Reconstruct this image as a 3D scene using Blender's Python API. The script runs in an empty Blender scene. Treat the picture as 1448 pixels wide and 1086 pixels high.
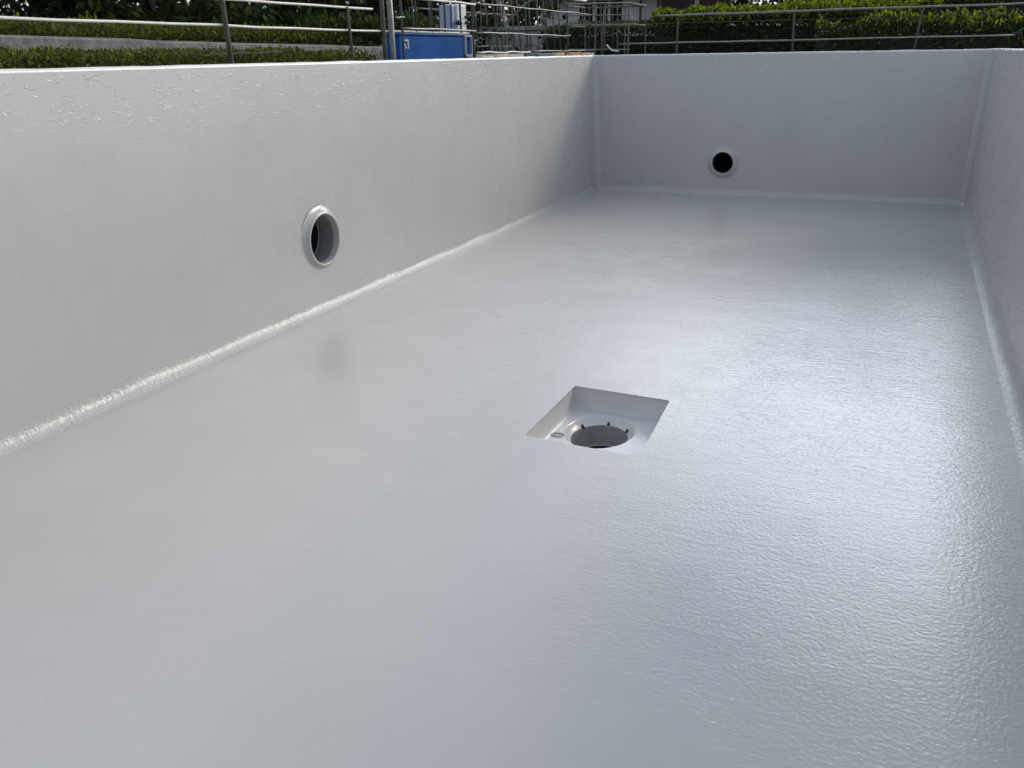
import bpy, bmesh, math, random
import numpy as np
from mathutils import Vector, Matrix, noise as mnoise

random.seed(7)
rng = np.random.default_rng(11)
R = math.radians
scene = bpy.context.scene
COL = scene.collection

# ------------------------------------------------------------------ settings
SUN_AZ, SUN_EL = 38.0, 30.0        # azimuth clockwise from +Y (length of the pool)
SUN_STRENGTH, SUN_ANGLE = 1.05, 15.0
SKY_STRENGTH = 0.13
BANK = (8.0, 26.0, 10.0, 80.0)         # azimuth, elevation, inner and outer radius of the cloud bank (degrees)
CORE = (21.0, 31.0, 20.0, 10.5)           # azimuth and half width, elevation and half height of its brightest part
CLOUD_BASE, CLOUD_WIDE, CLOUD_CORE = 9.8, 3.6, 27.0
EXPOSURE = 0.0
GROUND = 0.85                      # ground outside the raised basin
H = 1.30                           # rim height over the basin floor

# ------------------------------------------------------------------ materials
def new_mat(name):
    m = bpy.data.materials.new(name); m.use_nodes = True
    nt = m.node_tree
    return m, nt, nt.nodes['Principled BSDF']

def N(nt, t, **kw):
    n = nt.nodes.new(t)
    for k, v in kw.items():
        if k in n.inputs: n.inputs[k].default_value = v
        else: setattr(n, k, v)
    return n

def ramp(nt, stops):
    r = nt.nodes.new('ShaderNodeValToRGB')
    e = r.color_ramp.elements
    while len(e) < len(stops): e.new(0.5)
    for i, (p, c) in enumerate(stops):
        e[i].position = p; e[i].color = (c[0], c[1], c[2], 1)
    return r

def simple(name, c, rough=0.6, metal=0.0, var=0.25, scale=30, bump=0.0, bscale=120, spec=0.5):
    m, nt, b = new_mat(name)
    tc = N(nt, 'ShaderNodeTexCoord')
    n = N(nt, 'ShaderNodeTexNoise', Scale=scale, Detail=6.0, Roughness=0.65)
    nt.links.new(tc.outputs['Object'], n.inputs['Vector'])
    lo = [x * (1 - var) for x in c]; hi = [min(1, x * (1 + var)) for x in c]
    r = ramp(nt, [(0.3, lo), (0.7, hi)])
    nt.links.new(n.outputs['Fac'], r.inputs['Fac'])
    nt.links.new(r.outputs['Color'], b.inputs['Base Color'])
    b.inputs['Roughness'].default_value = rough
    b.inputs['Metallic'].default_value = metal
    b.inputs['Specular IOR Level'].default_value = spec
    if bump:
        n2 = N(nt, 'ShaderNodeTexNoise', Scale=bscale, Detail=4.0)
        nt.links.new(tc.outputs['Object'], n2.inputs['Vector'])
        bp = N(nt, 'ShaderNodeBump', Strength=1.0, Distance=bump)
        nt.links.new(n2.outputs['Fac'], bp.inputs['Height'])
        nt.links.new(bp.outputs['Normal'], b.inputs['Normal'])
    return m

def gelcoat(name, fine=0.0011, mat_=0.0012, wave=0.003, extra=0.0, fscale=75.0, mscale=1.0, lay=False, col=(0.474, 0.466, 0.448), rough=0.2):
    """glossy light grey topcoat brushed over fibreglass: orange peel, glass-mat ridges, slow waviness"""
    m, nt, b = new_mat(name)
    L = nt.links.new
    tc = N(nt, 'ShaderNodeTexCoord')
    # colour: very faint clouding and a few sparse specks
    n0 = N(nt, 'ShaderNodeTexNoise', Scale=1.7, Detail=5.0, Roughness=0.6)
    L(tc.outputs['Object'], n0.inputs['Vector'])
    r0 = ramp(nt, [(0.3, [x * 0.96 for x in col]), (0.7, [x * 1.04 for x in col])])
    L(n0.outputs['Fac'], r0.inputs['Fac'])
    L(r0.outputs['Color'], b.inputs['Base Color'])
    # roughness variation
    nr = N(nt, 'ShaderNodeTexNoise', Scale=5.0, Detail=4.0)
    L(tc.outputs['Object'], nr.inputs['Vector'])
    mr = N(nt, 'ShaderNodeMapRange'); mr.inputs['From Min'].default_value = 0.3; mr.inputs['From Max'].default_value = 0.7
    mr.inputs['To Min'].default_value = rough * 0.85; mr.inputs['To Max'].default_value = rough * 1.2
    L(nr.outputs['Fac'], mr.inputs['Value']); L(mr.outputs['Result'], b.inputs['Roughness'])
    # heights
    nf = N(nt, 'ShaderNodeTexNoise', Scale=fscale, Detail=3.0, Roughness=0.55)
    L(tc.outputs['Object'], nf.inputs['Vector'])
    mp = N(nt, 'ShaderNodeMapping'); mp.inputs['Scale'].default_value = (11 * mscale, 34 * mscale, 20 * mscale); mp.inputs['Rotation'].default_value = (0, 0, R(-9))
    L(tc.outputs['Object'], mp.inputs['Vector'])
    # patches where the ridges are stronger
    nm = N(nt, 'ShaderNodeTexNoise', Scale=1.0, Detail=4.0, Roughness=0.6, Distortion=0.8)
    L(mp.outputs['Vector'], nm.inputs['Vector'])
    npatch = N(nt, 'ShaderNodeTexNoise', Scale=1.6, Detail=3.0)
    L(tc.outputs['Object'], npatch.inputs['Vector'])
    pr = N(nt, 'ShaderNodeMapRange'); pr.inputs['From Min'].default_value = 0.35; pr.inputs['From Max'].default_value = 0.65
    pr.inputs['To Min'].default_value = 0.7; pr.inputs['To Max'].default_value = 1.0
    L(npatch.outputs['Fac'], pr.inputs['Value'])
    mm = N(nt, 'ShaderNodeMath', operation='MULTIPLY'); L(nm.outputs['Fac'], mm.inputs[0]); L(pr.outputs['Result'], mm.inputs[1])
    nw = N(nt, 'ShaderNodeTexNoise', Scale=2.6, Detail=2.0)
    L(tc.outputs['Object'], nw.inputs['Vector'])
    a1 = N(nt, 'ShaderNodeMath', operation='MULTIPLY'); L(nf.outputs['Fac'], a1.inputs[0]); a1.inputs[1].default_value = fine
    a2 = N(nt, 'ShaderNodeMath', operation='MULTIPLY'); L(mm.outputs[0], a2.inputs[0]); a2.inputs[1].default_value = mat_
    a3 = N(nt, 'ShaderNodeMath', operation='MULTIPLY'); L(nw.outputs['Fac'], a3.inputs[0]); a3.inputs[1].default_value = wave
    s1 = N(nt, 'ShaderNodeMath', operation='ADD'); L(a1.outputs[0], s1.inputs[0]); L(a2.outputs[0], s1.inputs[1])
    s2 = N(nt, 'ShaderNodeMath', operation='ADD'); L(s1.outputs[0], s2.inputs[0]); L(a3.outputs[0], s2.inputs[1])
    if lay:
        # coarser ridges of glass mat towards the far end
        sy = N(nt, 'ShaderNodeSeparateXYZ'); L(tc.outputs['Object'], sy.inputs[0])
        yr = N(nt, 'ShaderNodeMapRange', interpolation_type='SMOOTHSTEP'); yr.inputs['From Min'].default_value = 1.8; yr.inputs['From Max'].default_value = 4.8
        yr.inputs['To Min'].default_value = 0.55; yr.inputs['To Max'].default_value = 1.45
        L(sy.outputs['Y'], yr.inputs['Value'])
        my = N(nt, 'ShaderNodeMath', operation='MULTIPLY'); L(a2.outputs[0], my.inputs[0]); L(yr.outputs['Result'], my.inputs[1]); L(my.outputs[0], s1.inputs[1])
        # the lay-up was finished smoother along the left half of the floor than along the right
        sp = N(nt, 'ShaderNodeSeparateXYZ'); L(tc.outputs['Object'], sp.inputs[0])
        wob_ = N(nt, 'ShaderNodeMath', operation='MULTIPLY_ADD'); L(npatch.outputs['Fac'], wob_.inputs[0]); wob_.inputs[1].default_value = 1.6; L(sp.outputs['X'], wob_.inputs[2])
        sr = N(nt, 'ShaderNodeMapRange', interpolation_type='SMOOTHSTEP'); sr.inputs['From Min'].default_value = -1.3; sr.inputs['From Max'].default_value = 0.9
        sr.inputs['To Min'].default_value = 0.10; sr.inputs['To Max'].default_value = 1.0
        L(wob_.outputs[0], sr.inputs['Value'])
        sm = N(nt, 'ShaderNodeMath', operation='MULTIPLY'); L(s1.outputs[0], sm.inputs[0]); L(sr.outputs['Result'], sm.inputs[1])
        L(sm.outputs[0], s2.inputs[0])
        # and left duller there
        dl_ = N(nt, 'ShaderNodeMapRange'); dl_.inputs['From Min'].default_value = 0.10; dl_.inputs['To Min'].default_value = 3.6; dl_.inputs['To Max'].default_value = 1.0
        L(sr.outputs['Result'], dl_.inputs['Value'])
        dm_ = N(nt, 'ShaderNodeMath', operation='MULTIPLY'); L(mr.outputs['Result'], dm_.inputs[0]); L(dl_.outputs['Result'], dm_.inputs[1]); L(dm_.outputs[0], b.inputs['Roughness'])
    last = s2
    if extra:
        # rough brush runs and loose strands: sparse ridged marks
        mp2 = N(nt, 'ShaderNodeMapping'); mp2.inputs['Scale'].default_value = (34, 17, 70)
        L(tc.outputs['Object'], mp2.inputs['Vector'])
        ne = N(nt, 'ShaderNodeTexNoise', Scale=1.0, Detail=3.0, Distortion=1.4)
        L(mp2.outputs['Vector'], ne.inputs['Vector'])
        er = N(nt, 'ShaderNodeMapRange'); er.inputs['From Min'].default_value = 0.60; er.inputs['From Max'].default_value = 0.74
        L(ne.outputs['Fac'], er.inputs['Value'])
        gm = N(nt, 'ShaderNodeSeparateXYZ'); L(tc.outputs['Object'], gm.inputs[0])
        gr = N(nt, 'ShaderNodeMapRange'); gr.inputs['From Min'].default_value = 0.97; gr.inputs['From Max'].default_value = 1.25
        gr.inputs['To Min'].default_value = 0.0; gr.inputs['To Max'].default_value = extra
        L(gm.outputs['Z'], gr.inputs['Value'])
        em = N(nt, 'ShaderNodeMath', operation='MULTIPLY'); L(er.outputs['Result'], em.inputs[0]); L(gr.outputs['Result'], em.inputs[1])
        s3 = N(nt, 'ShaderNodeMath', operation='ADD'); L(last.outputs[0], s3.inputs[0]); L(em.outputs[0], s3.inputs[1])
        gl = N(nt, 'ShaderNodeMapRange'); gl.inputs['From Max'].default_value = extra * 0.35
        gl.inputs['To Min'].default_value = 1.0; gl.inputs['To Max'].default_value = 0.3
        L(em.outputs[0], gl.inputs['Value'])
        rm = N(nt, 'ShaderNodeMath', operation='MULTIPLY'); L(mr.outputs['Result'], rm.inputs[0]); L(gl.outputs['Result'], rm.inputs[1]); L(rm.outputs[0], b.inputs['Roughness'])
        last = s3
    bp = N(nt, 'ShaderNodeBump', Strength=1.0, Distance=1.0)
    L(last.outputs[0], bp.inputs['Height'])
    L(bp.outputs['Normal'], b.inputs['Normal'])
    b.inputs['IOR'].default_value = 1.5
    return m

def leaf_mat(name, c1, c2, c3, transl=0.35):
    m, nt, b = new_mat(name)
    L = nt.links.new
    g = N(nt, 'ShaderNodeNewGeometry')
    r = ramp(nt, [(0.0, c1), (0.55, c2), (1.0, c3)])
    L(g.outputs['Random Per Island'], r.inputs['Fac'])
    L(r.outputs['Color'], b.inputs['Base Color'])
    b.inputs['Roughness'].default_value = 0.55; b.inputs['Specular IOR Level'].default_value = 0.22
    t = N(nt, 'ShaderNodeBsdfTranslucent')
    hs = N(nt, 'ShaderNodeHueSaturation', Saturation=1.15, Value=1.25)
    L(r.outputs['Color'], hs.inputs['Color']); L(hs.outputs['Color'], t.inputs['Color'])
    mx = N(nt, 'ShaderNodeMixShader', Fac=transl)
    L(b.outputs[0], mx.inputs[1]); L(t.outputs[0], mx.inputs[2])
    L(mx.outputs[0], nt.nodes['Material Output'].inputs['Surface'])
    return m

M = {}
M['gel_floor'] = gelcoat('grey_topcoat_floor', fine=0.00125, mat_=0.0017, wave=0.003, rough=0.09, fscale=85.0, mscale=1.35, lay=True)
M['gel_wall'] = gelcoat('grey_topcoat_wall', fine=0.0003, mat_=0.0002, wave=0.004, extra=0.0021, rough=0.28)
M['gel_cove'] = gelcoat('grey_topcoat_seam', fine=0.0030, mat_=0.0050, wave=0.004)
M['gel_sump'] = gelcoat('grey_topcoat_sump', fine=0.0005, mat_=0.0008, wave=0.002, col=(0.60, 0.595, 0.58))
M['bore'] = simple('grey_pipe_bore', (0.24, 0.24, 0.236), 0.5, var=0.2)
M['gel_small'] = gelcoat('grey_topcoat_fitting', fine=0.0005, mat_=0.0008, wave=0.002)
M['rim'] = gelcoat('grey_topcoat_rim', fine=0.0012, mat_=0.0025, wave=0.004, col=(0.62, 0.62, 0.60), rough=0.3)
M['pvc'] = simple('dark_pipe_lining', (0.33, 0.33, 0.325), 0.5, var=0.15)
M['bore_shade'] = simple('black_pipe_depth_shade', (0.02, 0.02, 0.02), 0.6, var=0.2)  # near black paints the shade deep in the drain and inlet pipes
M['notch'] = simple('dark_plastic_clip', (0.03, 0.03, 0.032), 0.5)
M['steel'] = simple('galvanised_pipe', (0.20, 0.195, 0.175), 0.45, metal=0.6, var=0.2, scale=18, bump=0.0006, bscale=60)
M['steel_white'] = simple('pale_painted_pipe', (0.66, 0.64, 0.57), 0.45, var=0.1, scale=10)
M['steel_dull'] = simple('weathered_pipe', (0.07, 0.066, 0.054), 0.7, spec=0.15, var=0.35, scale=14, bump=0.0006, bscale=60)
M['wire'] = simple('weathered_wire', (0.11, 0.105, 0.088), 0.65, spec=0.15, var=0.4, scale=9)
M['blue'] = simple('blue_painted_sheet', (0.003, 0.07, 0.27), 0.55, var=0.2, scale=5, bump=0.001, bscale=9, spec=0.15)
M['teal'] = simple('teal_sheet', (0.008, 0.09, 0.19), 0.5, var=0.15, spec=0.2)
M['grey_frame'] = simple('grey_plastic_frame', (0.33, 0.36, 0.42), 0.45, var=0.12)
M['white_case'] = simple('white_enamel', (0.72, 0.71, 0.68), 0.4, var=0.08, scale=8)
M['dark_rubber'] = simple('dark_rubber', (0.025, 0.027, 0.025), 0.6)
M['sticker'] = simple('pale_sticker', (0.50, 0.56, 0.48), 0.6, var=0.2, scale=90)
M['concrete'] = simple('weathered_concrete', (0.15, 0.145, 0.14), 0.85, var=0.45, scale=7, bump=0.008, bscale=30)
M['concrete_light'] = simple('pale_concrete', (0.34, 0.33, 0.32), 0.85, var=0.3, scale=6, bump=0.006, bscale=30)
M['asphalt'] = simple('gravelly_ground', (0.10, 0.098, 0.09), 0.9, var=0.5, scale=3, bump=0.01, bscale=40)
M['block_cream'] = simple('cream_block', (0.62, 0.54, 0.42), 0.85, var=0.22, scale=25, bump=0.003, bscale=80)
M['block_yellow'] = simple('yellow_block', (0.52, 0.50, 0.24), 0.8, var=0.25, scale=25, bump=0.003, bscale=80)
M['block_orange'] = simple('terracotta_block', (0.62, 0.36, 0.22), 0.85, var=0.22, scale=25, bump=0.003, bscale=80)
M['block_blue'] = simple('blue_grey_block', (0.16, 0.20, 0.27), 0.7, var=0.22, scale=25)
M['timber'] = simple('pale_timber', (0.60, 0.50, 0.42), 0.75, var=0.25, scale=40)
M['bark'] = simple('dark_bark', (0.055, 0.045, 0.035), 0.9, var=0.5, scale=14, bump=0.02, bscale=20)
M['bark_pale'] = simple('pale_bark', (0.62, 0.58, 0.50), 0.8, var=0.35, scale=9, bump=0.01, bscale=20)
M['plaster'] = simple('white_render', (0.9, 0.9, 0.9), 0.8, var=0.05, scale=2)
M['plaster_grey'] = simple('grey_render', (0.40, 0.40, 0.42), 0.8, var=0.08, scale=2)
M['roof'] = simple('pale_grey_roof', (0.33, 0.33, 0.35), 0.7, var=0.15, scale=6)
M['trim_dark'] = simple('dark_trim', (0.10, 0.09, 0.10), 0.6)
M['red_wood'] = simple('dark_red_boards', (0.045, 0.018, 0.016), 0.7, var=0.3, scale=10)
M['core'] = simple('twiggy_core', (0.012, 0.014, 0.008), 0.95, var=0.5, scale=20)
M['car_paint'] = simple('silver_white_paint', (0.62, 0.64, 0.68), 0.25, metal=0.2, var=0.03)
def glass(name, c=(0.02, 0.03, 0.03)):
    m, nt, b = new_mat(name)
    b.inputs['Base Color'].default_value = (*c, 1); b.inputs['Roughness'].default_value = 0.05
    b.inputs['Specular IOR Level'].default_value = 0.8
    return m
M['glass'] = glass('window_glass')
M['leaf_low'] = leaf_mat('low_hedge_leaf', (0.030, 0.038, 0.009), (0.072, 0.084, 0.018), (0.16, 0.16, 0.036))
M['leaf_dark'] = leaf_mat('dark_hedge_leaf', (0.008, 0.017, 0.006), (0.020, 0.036, 0.010), (0.045, 0.065, 0.017), 0.25)
M['leaf_sunlit_shoot'] = leaf_mat('sunlit_shoot_leaf', (0.06, 0.10, 0.013), (0.13, 0.18, 0.022), (0.26, 0.29, 0.045), 0.52)  # yellow green shoots, brightened to paint the sunlit hedge tops
M['leaf_tree'] = leaf_mat('evergreen_leaf', (0.007, 0.014, 0.006), (0.017, 0.030, 0.010), (0.038, 0.055, 0.015), 0.25)
M['leaf_tree2'] = leaf_mat('mid_green_leaf', (0.020, 0.034, 0.010), (0.045, 0.070, 0.018), (0.09, 0.12, 0.03), 0.35)
M['petal_red'] = leaf_mat('red_leaf', (0.05, 0.010, 0.006), (0.10, 0.022, 0.010), (0.22, 0.07, 0.02), 0.35)
M['petal_yellow'] = leaf_mat('yellow_petal', (0.55, 0.42, 0.02), (0.65, 0.52, 0.04), (0.7, 0.6, 0.1), 0.35)

# ------------------------------------------------------------------ mesh helpers
class MB:
    """collects vertices and faces, links them as one object"""
    def __init__(s): s.v = []; s.f = []; s.mi = []; s.cur = 0
    def add(s, vs, fs):
        o = len(s.v); s.v += [tuple(v) for v in vs]
        for f in fs: s.f.append([i + o for i in f]); s.mi.append(s.cur)
    def quad(s, a, b, c, d): s.add([a, b, c, d], [(0, 1, 2, 3)])
    def box(s, c, size, rot=None):
        hx, hy, hz = [x / 2 for x in size]
        vs = [Vector((x * hx, y * hy, z * hz)) for z in (-1, 1) for y in (-1, 1) for x in (-1, 1)]
        if rot: vs = [rot @ v for v in vs]
        vs = [v + Vector(c) for v in vs]
        s.add(vs, [(0, 2, 3, 1), (4, 5, 7, 6), (0, 1, 5, 4), (2, 6, 7, 3), (0, 4, 6, 2), (1, 3, 7, 5)])
    def tube(s, pts, rad, seg=8, caps=True):
        pts = [Vector(p) for p in pts]; n = len(pts)
        rads = rad if isinstance(rad, (list, tuple)) else [rad] * n
        rings = []; ref = None
        for i, p in enumerate(pts):
            t = (pts[min(i + 1, n - 1)] - pts[max(i - 1, 0)]).normalized()
            if ref is None: ref = Vector((0, 0, 1)) if abs(t.z) < 0.9 else Vector((1, 0, 0))
            u = (ref - t * ref.dot(t)).normalized(); w = t.cross(u); ref = u
            rings.append([p + (u * math.cos(2 * math.pi * k / seg) + w * math.sin(2 * math.pi * k / seg)) * rads[i] for k in range(seg)])
        vs = [v for r in rings for v in r]; fs = []
        for i in range(n - 1):
            for k in range(seg):
                a = i * seg + k; b2 = i * seg + (k + 1) % seg
                fs.append((a, b2, b2 + seg, a + seg))
        if caps: fs.append(tuple(range(seg - 1, -1, -1))); fs.append(tuple((n - 1) * seg + k for k in range(seg)))
        s.add(vs, fs)
    def lathe(s, prof, origin, axis, seg=64, flip=False):
        """prof: list of (radius, distance along axis)"""
        ax = Vector(axis).normalized(); ref = Vector((0, 0, 1)) if abs(ax.z) < 0.9 else Vector((0, 1, 0))
        u = (ref - ax * ref.dot(ax)).normalized(); w = ax.cross(u); o = Vector(origin)
        vs = []; n = len(prof)
        for (r, h) in prof:
            for k in range(seg):
                a = 2 * math.pi * k / seg
                vs.append(o + ax * h + (u * math.cos(a) + w * math.sin(a)) * r)
        fs = []
        for i in range(n - 1):
            for k in range(seg):
                a = i * seg + k; b2 = i * seg + (k + 1) % seg
                q = (a, b2, b2 + seg, a + seg)
                fs.append(q[::-1] if flip else q)
        s.add(vs, fs)
    def build(s, name, mat, parent=None, smooth=False, bevel=0.0):
        me = bpy.data.meshes.new(name)
        me.from_pydata(s.v, [], s.f)
        mats = mat if isinstance(mat, (list, tuple)) else [mat]
        for m in mats: me.materials.append(m)
        if len(mats) > 1: me.polygons.foreach_set('material_index', s.mi)
        if smooth: me.polygons.foreach_set('use_smooth', [True] * len(me.polygons))
        me.update()
        o = bpy.data.objects.new(name, me); COL.objects.link(o)
        if parent is not None:
            o.parent = parent
            o.matrix_parent_inverse = Matrix.Translation(parent.location).inverted()
        if bevel:
            b = o.modifiers.new('bevel', 'BEVEL'); b.width = bevel; b.segments = 2; b.limit_method = 'ANGLE'
        return o

def oval(mb):
    mb.v = [(x, HC[1] + (y - HC[1]) * HE, z) for x, y, z in mb.v]
    return mb

def tag(o, label=None, cat=None, group=None, kind=None):
    if label: o['label'] = label
    if cat: o['category'] = cat
    if group: o['group'] = group
    if kind: o['kind'] = kind
    return o

def thing(name, loc, label, cat, group=None):
    o = bpy.data.objects.new(name, None); COL.objects.link(o)
    o.location = loc; o.empty_display_size = 0.2
    return tag(o, label, cat, group)

def plate(outer, holes, name, mat, parent, facing):
    """flat sheet with holes: outer and holes are lists of 3-D points"""
    bm = bmesh.new(); edges = []
    for loop in [outer] + holes:
        vs = [bm.verts.new(p) for p in loop]
        for i in range(len(vs)): edges.append(bm.edges.new((vs[i], vs[(i + 1) % len(vs)])))
    bmesh.ops.triangle_fill(bm, use_beauty=True, use_dissolve=False, edges=edges, normal=Vector(facing))
    fv = Vector(facing)
    for f in bm.faces:
        f.normal_update()
        if f.normal.dot(fv) < 0: f.normal_flip()
    me = bpy.data.meshes.new(name); bm.to_mesh(me); bm.free(); me.materials.append(mat)
    o = bpy.data.objects.new(name, me); COL.objects.link(o)
    if parent is not None:
        o.parent = parent; o.matrix_parent_inverse = Matrix.Translation(parent.location).inverted()
    return o

# ------------------------------------------------------------------ the basin
XL, XR, YN, YF = -2.8864, 0.5327, -2.2, 8.998
DL, DR, DF, DN = 0.0681, 0.0511, 0.0379, 0.05      # walls lean outwards by this much at the rim
RC = 0.058                                          # cove radius
RV = 0.055
def lx(z): return XL - DL * z / H
def rx(z): return XR + DR * z / H
def fy(z): return YF + DF * z / H
def ny(z): return YN - DN * z / H

pool = thing('swimming_pool', (-1.2, 3.4, 0), 'raised grey glossy coated empty pool basin with square floor sump', 'pool')

# floor with the opening of the sump
def rrect(pts, r, n=5, z=0.0):
    """rounded polygon through 4 corner points (x, y)"""
    out = []
    k = len(pts)
    for i in range(k):
        p = Vector((*pts[i], 0)); a = Vector((*pts[i - 1], 0)); b = Vector((*pts[(i + 1) % k], 0))
        da = (a - p).normalized(); db = (b - p).normalized()
        for j in range(n + 1):
            t = j / n
            q = (p + da * r) * (1 - t) ** 2 + p * 2 * t * (1 - t) + (p + db * r) * t ** 2
            out.append((q.x, q.y, z))
    return out
SUMP = [(-1.180, 2.828), (-0.722, 2.796), (-0.752, 3.378), (-1.178, 3.407)]
def shrink(pts, d):
    cx = sum(p[0] for p in pts) / 4; cy = sum(p[1] for p in pts) / 4
    return [(p[0] + math.copysign(d, cx - p[0]), p[1] + math.copysign(d, cy - p[1])) for p in pts]
lip0 = rrect(shrink(SUMP, -0.006), 0.014)
outer = [(XL + RC, YN + RC, 0), (XR - RC, YN + RC, 0), (XR - RC, YF - RC, 0), (XL + RC, YF - RC, 0)]
plate(outer, [lip0], 'floor', M['gel_floor'], pool, (0, 0, 1))

# sump: rolled lip, tapered sides, floor with the round outlet
SD = 0.090
HC = (-0.99, 3.172); HR = 0.140; HE = 1.22      # the opening is a little longer than wide
sump_root = None
mb = MB()
levels = [(-0.006, 0.0, 0.014), (-0.002, -0.0015, 0.014), (0.001, -0.007, 0.014), (0.004, -0.03, 0.016), (0.008, -SD + 0.022, 0.024),
          (0.013, -SD + 0.008, 0.028), (0.024, -SD, 0.032)]
loops = [rrect(shrink(SUMP, d), r, z=z) for d, z, r in levels]
nl = len(loops[0])
vs = [p for l in loops for p in l]; fs = []
for i in range(len(loops) - 1):
    for k in range(nl):
        fs.append((i * nl + k, i * nl + (k + 1) % nl, (i + 1) * nl + (k + 1) % nl, (i + 1) * nl + k))
mb.add(vs, fs)
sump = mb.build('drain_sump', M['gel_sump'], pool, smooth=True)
circ = lambda c, r, z, n=64: [(c[0] + r * math.cos(2 * math.pi * k / n), c[1] + HE * r * math.sin(2 * math.pi * k / n), z) for k in range(n)]
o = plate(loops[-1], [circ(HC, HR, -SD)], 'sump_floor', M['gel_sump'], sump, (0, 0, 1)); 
mb = MB(); mb.lathe([(HR, -SD), (HR - 0.003, -SD - 0.002), (HR - 0.006, -SD - 0.006), (HR - 0.022, -SD - 0.026), (HR - 0.0245, -SD - 0.0275), (HR - 0.0275, -SD - 0.0265), (HR - 0.0285, -SD - 0.030)],
                    (HC[0], HC[1], 0), (0, 0, 1), 64)
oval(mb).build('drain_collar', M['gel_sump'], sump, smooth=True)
mb = MB(); mb.lathe([(HR - 0.0285, -SD - 0.030), (HR - 0.029, -SD - 0.112), (HR - 0.031, -SD - 0.117), (HR - 0.036, -SD - 0.118)], (HC[0], HC[1], 0), (0, 0, 1), 64)
pipe_ = oval(mb).build('drain_pipe', M['pvc'], sump, smooth=True)
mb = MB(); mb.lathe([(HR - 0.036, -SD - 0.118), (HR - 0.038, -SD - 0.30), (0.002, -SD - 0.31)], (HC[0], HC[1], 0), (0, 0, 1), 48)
oval(mb).build('drain_well', M['bore_shade'], sump, smooth=True)
for ang in (40, 92, 146, 275):
    a = R(ang); r0 = HR - 0.0245
    mb = MB(); c_ = Vector((HC[0] + r0 * math.cos(a), HC[1] + HE * r0 * math.sin(a), -SD - 0.024)); q_ = Matrix.Rotation(a, 3, 'Z')
    w_ = [q_ @ Vector(p) + c_ for p in ((-0.005, -0.009, -0.010), (-0.005, 0.009, -0.010), (-0.004, 0.001, 0.010), (0.005, -0.008, -0.008), (0.005, 0.008, -0.008), (0.005, 0.001, 0.010))]
    mb.add(w_, [(0, 2, 1), (3, 4, 5), (0, 3, 5, 2), (1, 2, 5, 4), (0, 1, 4, 3)])
    mb.build('clip', M['notch'], sump)
# small loop lug on the collar's left front
mb = MB(); lug = Vector((HC[0] - 0.140, HC[1] - 0.095, -SD + 0.002))
mb.tube([lug + Vector((0.024 * math.cos(a), 0.016 * math.sin(a), 0)) for a in [R(x) for x in range(20, 345, 20)]], 0.0035, 8)
mb.build('lug', M['gel_small'], sump, smooth=True)
# plug hole of the bolt in the sump's near left corner
mb = MB(); mb.lathe([(0.002, 0.003), (0.007, 0.002), (0.009, -0.002)], (-1.135, 2.93, -SD + 0.0015), (0, 0, 1), 12); mb.build('bolt', M['notch'], sump, smooth=True)

# coves: quarter-round seams between floor and walls, hand laid so slightly uneven
def wob(x, s=1.0): return mnoise.noise(Vector((x * 3.1 * s, 7.7, 1.3))) * 0.003 + mnoise.noise(Vector((x * 11 * s, 2.2, 5.1))) * 0.0022
def cove(side):
    mb = MB(); NA = 9
    if side in 'LR': length = YF - YN
    else: length = XR - XL
    n = int(length / 0.035); rows = []
    for i in range(n + 1):
        t = i / n; row = []
        for k in range(NA + 1):
            a = (math.pi / 2) * k / NA
            w = wob(t * length + ord(side))
            off = RC - RC * math.sin(a) + w * math.sin(2 * a) ** 2
            up = RC - RC * math.cos(a) + w * math.sin(2 * a) ** 2
            # mitred ends
            lim = off
            if side == 'L': p = (lx(up) + off, (ny(up) + lim) + t * ((fy(up) - lim) - (ny(up) + lim)), up)
            if side == 'R': p = (rx(up) - off, (ny(up) + lim) + t * ((fy(up) - lim) - (ny(up) + lim)), up)
            if side == 'F': p = ((lx(up) + lim) + t * ((rx(up) - lim) - (lx(up) + lim)), fy(up) - off, up)
            if side == 'N': p = ((lx(up) + lim) + t * ((rx(up) - lim) - (lx(up) + lim)), ny(up) + off, up)
            row.append(p)
        rows.append(row)
    vs = [p for r in rows for p in r]; fs = []
    for i in range(n):
        for k in range(NA):
            a = i * (NA + 1) + k
            q = (a, a + 1, a + NA + 2, a + NA + 1)
            fs.append(q if side in 'LF' else q[::-1])
    mb.add(vs, fs)
    return mb.build('cove', M['gel_cove'], pool, smooth=True)
# k=0 : floor end (off=RC, up=0), k=NA: wall end (off=0, up=RC)
for s in 'LRFN': cove(s)

# walls with the openings of the inlet pipes
ZT = H - 0.012
IL = Vector((lx(0.385), 4.140, 0.385)); ILR = 0.15     # inlet in the long wall
IF = Vector((-1.617, fy(0.308), 0.308)); IFR = 0.112    # inlet in the end wall
hl = [(lx(IL.z + ILR * math.sin(2 * math.pi * k / 48)), IL.y + ILR * math.cos(2 * math.pi * k / 48), IL.z + ILR * math.sin(2 * math.pi * k / 48)) for k in range(48)]
hf = [(IF.x + IFR * math.cos(2 * math.pi * k / 48), fy(IF.z + IFR * math.sin(2 * math.pi * k / 48)), IF.z + IFR * math.sin(2 * math.pi * k / 48)) for k in range(48)]
def wall(pts, holes, facing): return plate(pts, holes, 'wall', M['gel_wall'], pool, facing)
wall([(lx(RC), ny(RC) + RV, RC), (lx(RC), fy(RC) - RV, RC), (lx(ZT), fy(ZT) - RV, ZT), (lx(ZT), ny(ZT) + RV, ZT)], [hl], (1, 0, 0))
wall([(rx(RC), ny(RC) + RV, RC), (rx(RC), fy(RC) - RV, RC), (rx(ZT), fy(ZT) - RV, ZT), (rx(ZT), ny(ZT) + RV, ZT)], [], (-1, 0, 0))
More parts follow.
